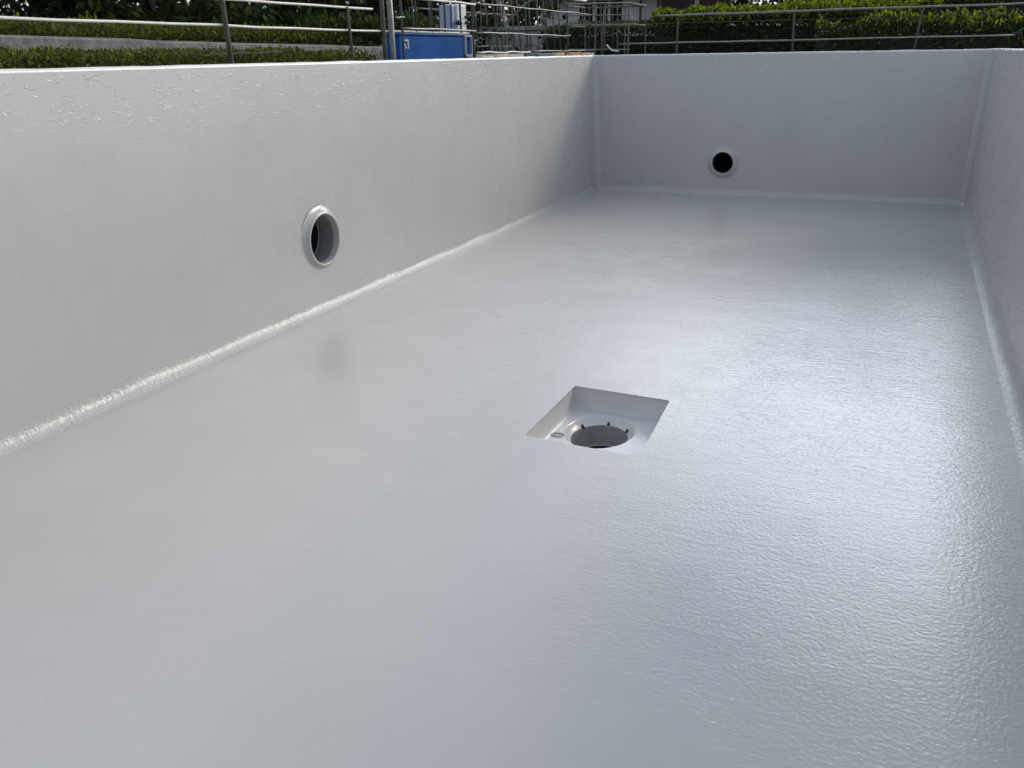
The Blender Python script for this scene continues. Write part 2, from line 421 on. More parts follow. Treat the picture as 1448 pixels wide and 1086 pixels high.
wall([(lx(RC) + RV, fy(RC), RC), (rx(RC) - RV, fy(RC), RC), (rx(ZT) - RV, fy(ZT), ZT), (lx(ZT) + RV, fy(ZT), ZT)], [hf], (0, -1, 0))
wall([(lx(RC) + RV, ny(RC), RC), (rx(RC) - RV, ny(RC), RC), (rx(ZT) - RV, ny(ZT), ZT), (lx(ZT) + RV, ny(ZT), ZT)], [], (0, 1, 0))
# rounded upright corners
def corner(sx, sy):
    mb = MB(); NA = 8; nz = 40; vs = []; fs = []
    for i in range(nz + 1):
        z = 0.02 + (ZT - 0.02) * i / nz
        cx = (lx(z) + RV) if sx < 0 else (rx(z) - RV)
        cy = (ny(z) + RV) if sy < 0 else (fy(z) - RV)
        w = mnoise.noise(Vector((z * 5, sx * 3.3, sy * 2.1))) * 0.006
        for k in range(NA + 1):
            a = math.pi / 2 * k / NA; rr = RV - w * math.sin(2 * a)
            vs.append((cx + sx * rr * math.cos(a), cy + sy * rr * math.sin(a), z))
    for i in range(nz):
        for k in range(NA):
            a = i * (NA + 1) + k; q = (a, a + 1, a + NA + 2, a + NA + 1)
            fs.append(q[::-1] if sx * sy > 0 else q)
    mb.add(vs, fs); return mb.build('corner_fillet', M['gel_wall'], pool, smooth=True)
for sx in (-1, 1):
    for sy in (-1, 1): corner(sx, sy)

# rim: rounded lip and flat flange, and the skirt below it
def ring_loop(d, z, jit=0.0):
    """loop round the basin, d metres outside the inner edge"""
    out = []; r = RV + d
    xs = (lx(H) - d, rx(H) + d); ys = (ny(H) - d, fy(H) + d)
    for (cx, cy, a0) in ((xs[1] - r, ys[1] - r, 0), (xs[0] + r, ys[1] - r, 90), (xs[0] + r, ys[0] + r, 180), (xs[1] - r, ys[0] + r, 270)):
        for k in range(7):
            a = R(a0 + 15 * k)
            out.append(Vector((cx + r * math.cos(a), cy + r * math.sin(a), z)))
    # subdivide the straight runs
    res = []
    for i, p in enumerate(out):
        q = out[(i + 1) % len(out)]; res.append(p); L = (q - p).length
        if L > 0.4:
            m = int(round(L / 0.08)) if False else 120
            for j in range(1, m): res.append(p.lerp(q, j / m))
    if jit:
        for p in res:
            p.z += jit * (mnoise.noise(Vector((p.x * 4, p.y * 4, 3))) + 0.6 * mnoise.noise(Vector((p.x * 15, p.y * 15, 9))))
    return res
prof = [(-0.0005, H - 0.012, 0), (0.001, H - 0.006, 0.001), (0.005, H - 0.001, 0.003), (0.012, H + 0.0015, 0.004), (0.05, H + 0.001, 0.004), (0.092, H, 0.003), (0.1, H - 0.006, 0.002), (0.102, H - 0.05, 0)]
loops = [ring_loop(*p) for p in prof]; n = len(loops[0])
mb = MB(); fs = []
for i in range(len(loops) - 1):
    for k in range(n): fs.append((i * n + k, (i + 1) * n + k, (i + 1) * n + (k + 1) % n, i * n + (k + 1) % n)[::-1])
mb.add([v for l in loops for v in l], fs); mb.build('rim', M['rim'], pool, smooth=True)
loops = [ring_loop(0.098, H - 0.045), ring_loop(0.098, GROUND - 0.12)]
mb = MB(); mb.add([v for l in loops for v in l], [(k, n + k, n + (k + 1) % n, (k + 1) % n)[::-1] for k in range(n)])
mb.build('outer_skirt', M['gel_wall'], pool)

# inlet pipes through the walls
def inlet(c, axis, base, rim_r, out, thick, depth, dark, ecc, mouth=0.10, liner=0.0):
    ax = Vector(axis)
    mb = MB()
    prof = [(base * 1.10, -0.003), (base * 1.03, 0.002), (base, out * 0.22), (base * 0.965, out * 0.45), (base * 0.915, out * 0.66), (rim_r * 1.045, out * 0.86), (rim_r * 1.01, out * 0.97), (rim_r - thick * 0.35, out * 1.02), (rim_r - thick * 0.9, out * 0.98), (rim_r - thick, out * 0.85),
            (rim_r - thick, -mouth)]
    mb.lathe(prof, c, ax, 72)
    # hand-laid collar: uneven and heavier below
    vs = []
    for i, v in enumerate(mb.v):
        ring = i // 72
        d = Vector(v) - c; h = d.dot(ax); rad = d - ax * h
        if ring <= 4:
            ang = math.atan2(rad.z, rad.x + rad.y)
            f = 1 + ecc * (0.5 - 0.5 * math.sin(ang)) * (1 - ring / 5) + 0.03 * mnoise.noise(Vector((rad.x * 18, rad.y * 18, rad.z * 18))) * (1 - ring / 5)
            v = tuple(c + ax * h + rad * f)
        vs.append(v)
    mb.v = vs
    pipe = mb.build('inlet_pipe', M['gel_small'], pool, smooth=True)
    mb = MB(); r = rim_r - thick
    if liner:
        mb.lathe([(r, -mouth), (r + 0.0005, -mouth - liner)], c, ax, 48); mb.build('pipe_liner', M['bore'], pipe, smooth=True)
        mb = MB(); mouth += liner
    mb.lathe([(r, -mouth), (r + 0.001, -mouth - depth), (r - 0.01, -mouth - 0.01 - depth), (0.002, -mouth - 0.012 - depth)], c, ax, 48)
    mb.build('pipe_bore', M['bore_shade'] if dark else M['pvc'], pipe, smooth=True)
    return pipe
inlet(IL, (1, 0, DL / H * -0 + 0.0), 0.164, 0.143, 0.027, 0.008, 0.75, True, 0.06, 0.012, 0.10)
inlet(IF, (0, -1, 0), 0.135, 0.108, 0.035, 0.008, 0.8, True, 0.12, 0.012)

# ------------------------------------------------------------------ ground
def gz(x, y):
    z = GROUND + max(0.0, y - 13) * 0.05 if y < 60 else GROUND + 47 * 0.05
    return z
mb = MB(); xs = [-300, -120, -60, -40, -30, -22, -16, -12, -9, -7, -5, XL - 0.12, XR + 0.12, 2, 4, 6, 9, 13, 18, 26, 40, 60, 120, 300]
ys = [-300, -100, -40, -15, -6, YN - 0.12, 2, 5, YF + 0.12, 11, 13, 16, 20, 25, 30, 36, 45, 60, 100, 300]
idx = {}
for j, y in enumerate(ys):
    for i, x in enumerate(xs):
        idx[i, j] = len(mb.v); mb.v.append((x, y, gz(x, y)))
i0, i1 = xs.index(XL - 0.12), xs.index(XR + 0.12); j0, j1 = ys.index(YN - 0.12), ys.index(YF + 0.12)
for j in range(len(ys) - 1):
    for i in range(len(xs) - 1):
        if i0 <= i < i1 and j0 <= j < j1: continue
        mb.f.append([idx[i, j], idx[i + 1, j], idx[i + 1, j + 1], idx[i, j + 1]]); mb.mi.append(0)
g = mb.build('ground', M['asphalt']); tag(g, 'gravelly grey ground around the raised pool', 'ground', kind='structure')

# ------------------------------------------------------------------ foliage helpers
def leaves_mesh(pts, nrm, size, droop=0.0, aspect=0.5):
    """one folded leaf (two triangles' worth of quad) per point; returns verts (n*4,3)"""
    n = len(pts)
    d = nrm + rng.normal(0, 0.75, (n, 3)); d[:, 2] -= droop
    d /= np.linalg.norm(d, axis=1)[:, None] + 1e-9
    r = rng.normal(0, 1, (n, 3)); u = np.cross(d, r); u /= np.linalg.norm(u, axis=1)[:, None] + 1e-9
    s = size * rng.uniform(0.6, 1.35, (n, 1))
    a = pts; b = pts + d * s * 0.55 + u * s * aspect * 0.5
    c = pts + d * s; e = pts + d * s * 0.55 - u * s * aspect * 0.5
    return np.stack([a, b, c, e], 1).reshape(-1, 3)

def leaf_object(name, sets, parent=None, extra=None):
    """sets: list of (verts, material); extra: MB for a core with a material"""
    vs = []; fs = []; mi = []; mats = []; o = 0
    for verts, mat in sets:
        n = len(verts) // 4
        vs.append(verts); f = np.arange(n * 4).reshape(n, 4) + o; fs.append(f); o += n * 4
        mats.append(mat); mi += [len(mats) - 1] * n
    V = np.concatenate(vs); F = np.concatenate(fs)
    pv = V.tolist(); pf = F.tolist()
    if extra is not None:
        mb, mat = extra; mats.append(mat)
        for f in mb.f: pf.append([i + len(V) for i in f]); mi.append(len(mats) - 1)
        pv += [tuple(v) for v in mb.v]
    me = bpy.data.meshes.new(name); me.from_pydata(pv, [], pf)
    for m in mats: me.materials.append(m)
    me.polygons.foreach_set('material_index', mi); me.update()
    ob = bpy.data.objects.new(name, me); COL.objects.link(ob)
    if parent is not None:
        ob.parent = parent; ob.matrix_parent_inverse = Matrix.Translation(parent.location).inverted()
    return ob

def hedge(p0, p1, width, z0, z1, n, size, mat, shoot=0.0, rough=0.10, label='', cat='hedge', group=None, z1b=None, shoot_n=0, name='hedge', shoot_mat=None):
    """clipped or loose hedge from p0 to p1: leaf shell over a twiggy core"""
    p0 = np.array([*p0, 0.0]); p1 = np.array([*p1, 0.0]); L = np.linalg.norm(p1 - p0)
    t = (p1 - p0) / L; w = np.array([-t[1], t[0], 0.0])
    z1b = z1 if z1b is None else z1b
    def prof(s):   # top height at s, broken into clumps
        base = z1 + (z1b - z1) * (s / L)
        return base
    ss = rng.uniform(0, L, n); th = rng.uniform(0, 1, n)
    hgt = z1 - z0
    # 50 % top, the rest on both sides
    side = rng.uniform(0, 1, n); pts = np.zeros((n, 3)); nr = np.zeros((n, 3))
    top = side < 0.45
    lat = rng.uniform(-1, 1, n)
    zz = rng.uniform(0, 1, n) ** 0.8
    nz = np.array([mnoise.noise(Vector((float(a) * 2.3, float(b) * 1.7, p0[1] + p0[0]))) + 0.6 * mnoise.noise(Vector((float(a) * 6.5, float(b) * 3.0, 4.2))) for a, b in zip(ss, lat)])
    zt = np.array([prof(s) for s in ss])
    lat = np.where(top, lat, np.sign(lat) * (1 + 0.25 * nz))
    z = np.where(top, zt - 0.10 * hgt * np.abs(lat) ** 3 + rough * nz, z0 + (zt - z0) * zz + rough * 0.4 * nz)
    # pull a share of leaves into the volume so that gaps have depth
    dep = rng.uniform(0, 1, n) ** 2 * 0.35
    lat = lat * (1 - dep * (~top)); z = z - dep * top * 0.25 * hgt
    pts = p0 + t * ss[:, None] + w * (lat * width / 2)[:, None]; pts[:, 2] = z
    nr[top] = (0, 0, 1.0); nr[~top] = w * np.sign(lat[~top])[:, None] * 0.8 + np.array([0, 0, 0.5])
    sets = [(leaves_mesh(pts, nr, size), mat)]
    if shoot_n:
        m = shoot_n; s2 = rng.uniform(0, L, m); l2 = rng.uniform(-1, 1, m)
        n2 = np.array([mnoise.noise(Vector((float(a) * 2.3, float(b) * 1.7, p0[1] + p0[0]))) + 0.6 * mnoise.noise(Vector((float(a) * 6.5, float(b) * 3.0, 4.2))) for a, b in zip(s2, l2)])
        keep = n2 > -0.25
        s2, l2, n2 = s2[keep], l2[keep], n2[keep]; m = len(s2)
        zt2 = np.array([prof(s) for s in s2])
        q = p0 + t * s2[:, None] + w * (l2 * width / 2 * 1.05)[:, None]
        q[:, 2] = zt2 - 0.10 * hgt * np.abs(l2) ** 3 + rough * n2 * 1.1 + rng.uniform(-0.9, 0.8, m) * min(0.05, size)
        nn = np.tile(np.array([0, 0, 1.2]), (m, 1)) + w * l2[:, None] * 0.4
        sets.append((leaves_mesh(q, nn, size * 1.05), shoot_mat or M['leaf_sunlit_shoot']))
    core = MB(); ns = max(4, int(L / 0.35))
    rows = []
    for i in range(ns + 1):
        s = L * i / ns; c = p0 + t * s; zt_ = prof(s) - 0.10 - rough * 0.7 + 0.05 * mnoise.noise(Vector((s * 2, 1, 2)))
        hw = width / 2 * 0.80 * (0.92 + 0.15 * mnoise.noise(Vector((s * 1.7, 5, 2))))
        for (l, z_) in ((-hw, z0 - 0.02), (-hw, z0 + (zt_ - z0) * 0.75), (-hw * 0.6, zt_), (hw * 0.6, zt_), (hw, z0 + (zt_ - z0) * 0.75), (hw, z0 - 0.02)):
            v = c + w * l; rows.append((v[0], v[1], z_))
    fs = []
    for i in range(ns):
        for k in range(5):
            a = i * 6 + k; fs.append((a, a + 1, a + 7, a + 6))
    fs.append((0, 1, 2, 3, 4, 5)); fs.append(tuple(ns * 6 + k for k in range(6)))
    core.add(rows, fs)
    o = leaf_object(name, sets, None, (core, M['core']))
    return tag(o, label, cat, group)

def tree(x, y, h, rad, z0c, nleaf, size, mat, label, group, bark='bark', lean=(0, 0), name='tree', trunk_r=0.11, clumps=46, droop=0.2):
    zb = gz(x, y)
    t = thing(name, (x, y, zb), label, 'tree', group)
    mb = MB(); pts = []; rads = []
    for i in range(9):
        f = i / 8
        pts.append((x + lean[0] * f + 0.10 * mnoise.noise(Vector((f * 3, x, y))), y + lean[1] * f + 0.10 * mnoise.noise(Vector((f * 3, y, x))), zb - 0.05 + (h * 0.9) * f))
        rads.append(trunk_r * (1 - 0.85 * f) * (1.25 if i == 0 else 1))
    mb.tube(pts, rads, 10)
    cl = []
    for i in range(clumps):
        f = (i + 0.5) / clumps
        zc = z0c + (h + zb - z0c) * f ** 1.1
        rr = rad * (0.55 + 0.6 * math.sin(math.pi * min(1, 0.25 + f * 0.75))) * random.uniform(0.45, 1.0)
        if f > 0.85: rr *= 0.55
        a = i * 2.399 + random.uniform(-0.5, 0.5)
        c = Vector((x + lean[0] * f + rr * math.cos(a), y + lean[1] * f + rr * math.sin(a), zc))
        cl.append((c, random.uniform(0.28, 0.55) * rad * 0.62))
        if i % 2 == 0:
            fz = min(0.95, max(0.05, (zc - rr * 0.5 - zb) / (h * 0.9)))
            k = fz * 8; i0_ = int(k); P = Vector(pts[i0_]).lerp(Vector(pts[min(8, i0_ + 1)]), k - i0_)
            mid = P.lerp(c, 0.55) + Vector((0, 0, 0.08))
            r0 = trunk_r * (1 - 0.85 * fz) * 0.5
            mb.tube([P, mid, c], [r0, r0 * 0.6, r0 * 0.2], 6)
    mb.build('trunk', M[bark], t, smooth=True)
    n = nleaf // clumps; P_ = []; D_ = []
    for c, r in cl:
        d = rng.normal(0, 1, (n, 3)); d /= np.linalg.norm(d, axis=1)[:, None]
        q = d * (rng.uniform(0.15, 1, (n, 1)) ** 0.5) * r * np.array([1.15, 1.15, 0.72])
        P_.append(q + np.array(c)); D_.append(d)
    leaf_object('crown', [(leaves_mesh(np.concatenate(P_), np.concatenate(D_), size, droop), mat)], t)
    return t

# ------------------------------------------------------------------ hedges and low walls on the left
hedge((-3.86, -0.4), (-3.86, 6.0), 0.62, GROUND, 1.39, 58000, 0.026, M['leaf_low'], rough=0.03, z1b=1.345, shoot_n=900,
      label='low clipped hedge along the left pool rim', group=None)
w = thing('kerb_wall', (-7.1, 8, GROUND), 'low weathered grey concrete wall behind the rim hedge', 'wall')
mb = MB()
rows = []
for i in range(41):
    y = 0.5 + 0.325 * i; zt = 1.545 - 0.0135 * (max(y, 4) - 5) if y < 7.6 else 1.50 - 0.012 * (y - 7.6)
    zt += 0.008 * mnoise.noise(Vector((y * 2, 0, 0)))
    rows += [(-6.95, y, GROUND - 0.05), (-7.0, y, zt - 0.015), (-7.015, y, zt), (-7.3, y, zt + 0.02), (-7.32, y, GROUND - 0.05)]
fs = []
for i in range(40):
    for k in range(4): a = i * 5 + k; fs.append((a, a + 5, a + 6, a + 1))
fs += [(0, 1, 2, 3, 4), (204, 203, 202, 201, 200)]
mb.add(rows, fs); mb.build('wall_body', M['concrete'], w)
hedge((-8.6, 1.0), (-8.6, 15.5), 1.3, GROUND, 1.715, 52000, 0.05, M['leaf_low'], rough=0.07, shoot_n=4200, z1b=1.66,
      label='long olive green hedge with bright tips behind the grey concrete wall')
# ------------------------------------------------------------------ hedges beyond the end wall
hedge((-0.95, 10.05), (3.6, 10.05), 0.7, GROUND, 1.555, 18000, 0.042, M['leaf_dark'], rough=0.10, shoot_n=4200, z1b=1.56,
      label='front hedge with yellow green tips behind the right end of the far railing')
hedge((-2.9, 11.4), (0.15, 11.4), 0.9, GROUND, 1.73, 18000, 0.045, M['leaf_dark'], rough=0.07, shoot_n=6500,
      label='hedge with bright yellow green top behind the middle of the far railing')
hedge((-0.45, 12.9), (4.5, 12.9), 1.2, GROUND, 1.98, 20000, 0.05, M['leaf_dark'], rough=0.14, shoot_n=6000, z1b=2.0,
      label='tallest hedge at the back right above the front hedge')
hedge((-4.6, 12.2), (-2.7, 12.2), 0.9, GROUND, 1.66, 12000, 0.042, M['leaf_dark'], rough=0.06, shoot_n=500, shoot_mat=M['leaf_low'],
      label='dark green hedge behind the wire cages in front of the white house')
# red leaved bush with a yellow flower
b = thing('flowering_shrub', (1.02, 10.0, GROUND), 'red leaved shrub with yellow flowers at the far right railing end', 'shrub')
mb = MB()
for k in range(9):
    a = k * 0.7; mb.tube([(1.02, 9.95, GROUND - 0.02), (1.02 + 0.10 * math.cos(a), 9.95 + 0.08 * math.sin(a), 1.25), (1.02 + 0.24 * math.cos(a), 9.95 + 0.16 * math.sin(a), 1.52 + 0.1 * random.random())], [0.012, 0.009, 0.004], 5)
mb.build('stems', M['bark'], b)
q = rng.normal(0, 1, (700, 3)) * np.array([0.13, 0.12, 0.06]) + np.array([1.12, 9.92, 1.48])
leaf_object('foliage', [(leaves_mesh(q, rng.normal(0, 1, (700, 3)), 0.035), M['petal_red'])], b)
for fx, fy_, fz in ((0.80, 9.80, 1.555), (0.86, 9.76, 1.535), (0.84, 9.84, 1.575)):
    mb = MB()
    for k in range(7):
        a = k * 2 * math.pi / 7; d = Vector((math.cos(a), math.sin(a), 0.55)).normalized(); w_ = Vector((-math.sin(a), math.cos(a), 0)) * 0.010
        c = Vector((fx, fy_, fz)); mb.add([c, c + d * 0.018 + w_, c + d * 0.032, c + d * 0.018 - w_], [(0, 1, 2, 3)])
    mb.tube([(fx, fy_, fz + 0.002), (fx + 0.02, fy_ + 0.03, fz - 0.10), (1.02, 9.95, GROUND)], [0.004, 0.003, 0.003], 5)
    mb.build('flower', M['petal_yellow'], b)

# ------------------------------------------------------------------ trees
spots_l = [ # direction (x, y), distance, height, radius, low crown height, kind
    ((-0.742, 0.672), 15.0, 5.6, 0.8, 1.55), ((-0.712, 0.700), 18.5, 6.5, 2.2, 1.7), ((-0.682, 0.730), 15.5, 5.0, 1.7, 1.5),
    ((-0.652, 0.760), 19.5, 6.6, 2.3, 1.6), ((-0.622, 0.783), 16.0, 5.2, 1.8, 1.5), ((-0.593, 0.806), 21.0, 6.4, 1.8, 1.85),
    ((-0.553, 0.833), 20.5, 6.2, 1.5, 2.0), ((-0.512, 0.858), 17.5, 5.5, 1.9, 1.5), ((-0.470, 0.883), 19.0, 5.4, 2.1, 1.5),
    ((-0.432, 0.902), 20.5, 5.5, 1.8, 1.6)]
txt_l = ['evergreen tree at the far left with sky beside its crown', 'tall dark evergreen second from the far left', 'bushy mid green tree third from the far left behind the rail',
         'dense dark evergreen left of the first rail post', 'mid green tree directly behind the first rail post', 'thin dark tree with pale gaps right of the first rail post',
         'sparse tree with sky gaps left of the thick post pair', 'dark evergreen directly behind the thick post pair', 'dark tree above the blue box', 'dark tree behind the white cabinet']
for i, ((dx, dy), d, h, r, zc) in enumerate(spots_l):
    sparse = i in (5, 6)
    tree(dx * d, dy * d, h, r, zc, 5200 if not sparse else 2600, 0.15, M['leaf_tree2'] if i in (2, 4) else M['leaf_tree'], txt_l[i], 'trees behind the left hedge', clumps=54 if not sparse else 40)
# young pale-barked tree seen through the cages
tree(-0.385 * 18.6, 0.921 * 18.6, 4.6, 1.1, 2.3, 2600, 0.10, M['leaf_tree2'], 'slim leaning tree with pale bark seen through the wire cages', None, bark='bark_pale', lean=(-1.3, 0.1), trunk_r=0.065, clumps=26)
spots_r = [((-0.122, 0.99), 27, 4.6, 1.5, 2.2), ((-0.105, 0.99), 23, 4.2, 1.9, 1.9), ((-0.055, 1.0), 26, 4.4, 2.1, 2.0), ((-0.008, 1.0), 21, 4.0, 1.8, 1.8),
           ((0.045, 1.0), 24, 4.3, 2.0, 1.9), ((0.09, 1.0), 20, 3.9, 1.7, 1.8), ((0.14, 0.99), 23, 4.2, 2.0, 1.9)]
txt_r = ['dark tree right beside the parked car', 'dark rounded tree behind the middle hedge top', 'dark tree left of the tallest hedge', 'dark tree above the front hedge near the leaning post',
         'mid green tree behind the tallest hedge', 'dark tree at the right end of the far railing', 'dark tree at the far right edge behind the hedges']
for i, ((dx, dy), d, h, r, zc) in enumerate(spots_r):
    tree(dx * d, dy * d, h - (gz(0, d) - GROUND) * 0.4, r, zc, 4600, 0.16, M['leaf_tree2'] if i == 4 else M['leaf_tree'], txt_r[i], 'trees beyond the far hedges', clumps=50)
tree(-0.402 * 27, 0.915 * 27, 5.2, 2.2, 1.9, 6000, 0.16, M['leaf_tree'], 'dark tree behind the slim pale barked tree', 'trees behind the left hedge', clumps=60)
tree(-0.372 * 31, 0.928 * 31, 5.6, 2.1, 2.2, 5200, 0.17, M['leaf_tree2'], 'green tree rising behind the left end of the white house', 'trees behind the left hedge', clumps=56)
# loose bushes under the trees
for (x, y, wd, zt, lab, m, ln) in ((-8.3, 13.4, 1.6, 1.85, 'loose green bush seen through the bars above the blue box', 'leaf_tree2', 2.2), (-10.6, 12.6, 1.4, 1.95, 'loose bush rising behind the dark hedge near the thick posts', 'leaf_tree2', 3.4),
                                   (-12.6, 9.6, 1.4, 1.95, 'dull olive bush at the far left behind the rail', 'leaf_tree', 4.0)):
    hedge((x - 0.5, y - ln / 2), (x + 0.5, y + ln / 2), wd, GROUND, zt, 5200, 0.10, M[m], rough=0.16, label=lab, cat='bush', name='bush')

# ------------------------------------------------------------------ railings
def rail(mb_pts, r, mat, parent, seg=8): mb = MB(); mb.tube(mb_pts, r, seg); return mb.build('rail', mat, parent, smooth=True)
def post(pts, r, mat, parent, foot=True):
    mb = MB(); mb.tube(pts, r, 10)
    p = pts[0]
    o = mb.build('post', mat, parent, smooth=True)
    if foot:
        mb = MB(); mb.box((p[0], p[1], p[2] + 0.01), (0.10, 0.10, 0.012)); mb.build('base_plate', mat, o)
    return o
FX = -3.3
rl = thing('railing', (FX, 4, GROUND), 'pale tubular guard railing along the left pool side', 'railing', 'railings around the pool')
def sag(a, b, n=14, s=0.006):
    a, b = Vector(a), Vector(b)
    return [a.lerp(b, i / n) + Vector((0, 0, s * mnoise.noise(Vector((i * 0.7, a.z * 9, b.y))))) for i in range(n + 1)]
rail(sag((FX - 0.02, -1.0, 1.490), (FX - 0.02, 6.98, 1.482), 24), 0.0068, M['steel_white'], rl)
rail(sag((FX - 0.02, -1.0, 1.610), (FX - 0.02, 5.52, 1.613), 20), 0.0068, M['steel_white'], rl)
for (y, r, top, mt) in ((0.6, 0.011, 1.63, 'steel'), (2.35, 0.011, 1.63, 'steel'), (4.05, 0.0125, 1.68, 'steel_dull'), (5.22, 0.009, 1.615, 'steel_dull'), (5.63, 0.015, 1.95, 'steel_dull'), (5.735, 0.019, 1.95, 'steel')):
    post([(FX, y, GROUND), (FX, y - 0.012, 1.35), (FX, y - 0.03, top)], r, M[mt], rl)
# thin slack cable through the low hedge
rail(sag((-3.5, 4.0, 1.345), (-3.5, 4.75, 1.357), 8, 0.01), 0.004, M['steel_dull'], rl, 6)
FY = 9.35
rf = thing('railing', (-0.6, FY, GROUND), 'dull pipe railing behind the far end wall with a leaning post', 'railing', 'railings around the pool')
rail(sag((-2.42, FY - 0.015, 1.655), (2.6, FY - 0.015, 1.657), 20), 0.0095, M['steel'], rf)
rail(sag((-2.78, FY - 0.015, 1.403), (0.74, FY - 0.015, 1.406), 16), 0.0075, M['steel'], rf)
rail(sag((-2.6, FY + 0.03, 1.585), (2.6, FY + 0.03, 1.572), 20), 0.003, M['steel_dull'], rf, 6)
for (x, dx) in ((-2.20, 0.0), (-1.10, -0.012), (-0.045, 0.028), (1.35, 0.0)):
    post([(x, FY + 0.01, GROUND), (x, FY + 0.01, 1.30), (x + dx, FY + 0.01, 1.66)], 0.0095, M['steel_dull'], rf)
rail([(0.72, FY - 0.015, 1.406), (0.80, FY + 0.05, 1.46), (0.95, FY + 0.10, 1.50)], 0.008, M['steel_dull'], rf, 6)

# ------------------------------------------------------------------ wire cages
def bars(parent, ys_top, ys_bot, x, z0, z1, r, mat='wire', axis='y', yfix=None):
    for a, b in zip(ys_top, ys_bot):
        mb = MB(); j = random.uniform(-0.012, 0.012)
        P = lambda s, z: (x + j, s, z) if axis == 'y' else (s, yfix + j, z)
        mb.tube([P(b, z0), P(b * 0.55 + a * 0.45 + random.uniform(-0.012, 0.012), z0 * 0.5 + z1 * 0.5), P(a, z1)], r * 0.72 * random.uniform(0.85, 1.15), 7)
        mb.build('bar', M[mat], parent, smooth=True)
cA = thing('wire_cage', (FX, 6.4, GROUND), 'open steel cage frame of upright bars over the blue box', 'cage', 'wire cages by the pool')
for (y, z0) in ((5.85, GROUND), (6.05, 1.485), (6.29, 1.485), (6.50, 1.485), (6.77, 1.485), (7.0, GROUND)):
    bars(cA, [y - 0.02], [y], FX + 0.01, z0, 1.95, 0.0105 if z0 > 1 else 0.013, 'steel_dull')
for z, r in ((1.503, 0.011), (1.70, 0.010), (1.945, 0.011)):
    rail(sag((FX + 0.02, 5.84, z - 0.001), (FX + 0.02, 7.02, z), 8), r * 0.75, M['steel'] if z < 1.6 else M['steel_white'], cA)
rail(sag((FX + 0.02, 5.74, 1.57), (FX + 0.02, 5.87, 1.57), 3), 0.006, M['steel'], cA)
cB = thing('wire_cage', (FX, 8.1, GROUND), 'long wire cage of many leaning bars in front of the stacked blocks', 'cage', 'wire cages by the pool')
bars(cB, [7.02, 7.17, 7.34, 7.53, 7.76, 7.87, 8.06, 8.21, 8.39, 8.53, 8.72, 8.93, 9.16], [7.10, 7.32, 7.50, 7.62, 7.85, 7.99, 8.14, 8.28, 8.46, 8.68, 8.86, 9.05, 9.30], FX, 1.335, 1.93, 0.0095)
for y in (7.08, 8.18, 9.28): bars(cB, [y], [y], FX - 0.02, GROUND, 1.40, 0.014, 'steel_dull')
for z, r, y0, y1 in ((1.708, 0.0085, 7.0, 9.95), (1.487, 0.010, 7.05, 9.3), (1.338, 0.010, 7.05, 8.20), (1.345, 0.010, 8.25, 10.1), (1.83, 0.011, 8.7, 9.8), (1.925, 0.01, 7.0, 9.2)):
    rail(sag((FX + 0.015, y0, z), (FX + 0.015, y1, z + 0.003), 10, 0.012), r * 0.7, M['steel_white'] if z in (1.83, 1.338) else M['steel'], cB)
# back side of the long cage
bars(cB, [7.15, 7.45, 7.78, 8.1, 8.5, 8.9, 9.2], [7.2, 7.5, 7.8, 8.15, 8.52, 8.92, 9.2], FX - 0.62, 1.335, 1.93, 0.0085, 'wire')
for z in (1.40, 1.70): rail(sag((FX - 0.62, 7.1, z), (FX - 0.62, 9.25, z), 8, 0.01), 0.008, M['wire'], cB)
for y in (7.2, 9.2): bars(cB, [y], [y], FX - 0.62, GROUND, 1.36, 0.013, 'steel_dull')
cC = thing('wire_cage', (-3.15, 9.95, GROUND), 'small wire cage with a flat top rail at the far left corner', 'cage', 'wire cages by the pool')
xs_ = [-3.50, -3.33, -3.26, -3.18, -3.13, -3.08, -3.0, -2.95, -2.89, -2.82]
for k, x in enumerate(xs_):
    z0 = GROUND if k in (0, 3, 9) else (1.33 if k not in (1, 8) else 1.58)
    bars(cC, [x], [x + random.uniform(-0.01, 0.02)], 0, z0, 1.80, 0.0095 if k not in (0, 3, 9) else 0.012, 'wire' if k % 2 else 'steel_dull', 'x', 9.8)
for z, r in ((1.80, 0.013), (1.69, 0.008), (1.595, 0.011), (1.35, 0.008)):
    rail(sag((-3.52, 9.8 - 0.012, z + 0.012), (-2.80, 9.8 - 0.012, z), 6, 0.006), r * 0.75, M['steel'], cC)
bars(cC, [-3.52, -3.3, -3.05, -2.82], [-3.5, -3.3, -3.05, -2.82], 0, GROUND, 1.80, 0.010, 'wire', 'x', 10.45)
for z in (1.60, 1.80):
    rail(sag((-3.52, 10.45, z), (-2.82, 10.45, z), 6, 0.006), 0.010, M['wire'], cC)
    for x in (-3.52, -2.82): rail(sag((x, 9.8, z), (x, 10.45, z), 4, 0.006), 0.010, M['wire'], cC)
rail([(-3.05, 9.78, 1.40), (-2.98, 9.74, 1.345), (-2.90, 9.72, 1.335)], 0.008, M['steel_white'], cC)
mb = MB(); mb.tube([(-3.30, 9.76, 1.655), (-3.22, 9.74, 1.60), (-3.17, 9.74, 1.585)], 0.011, 8); mb.build('brace', M['trim_dark'], cC, smooth=True)

# ------------------------------------------------------------------ blue box with the case on top
BX = -3.44
bb = thing('storage_box', (BX - 0.3, 6.65, GROUND), 'shallow dark blue metal box behind the bars beside the pool rim', 'box')
mb = MB(); mb.box((BX - 0.065, 6.59, (GROUND + 1.465) / 2), (0.13, 1.05, 1.465 - GROUND)); mb.build('body', M['blue'], bb, bevel=0.012)
mb = MB(); mb.box((BX - 0.065, 6.59, 1.472), (0.15, 1.07, 0.016)); mb.build('lid', M['blue'], bb, bevel=0.005)
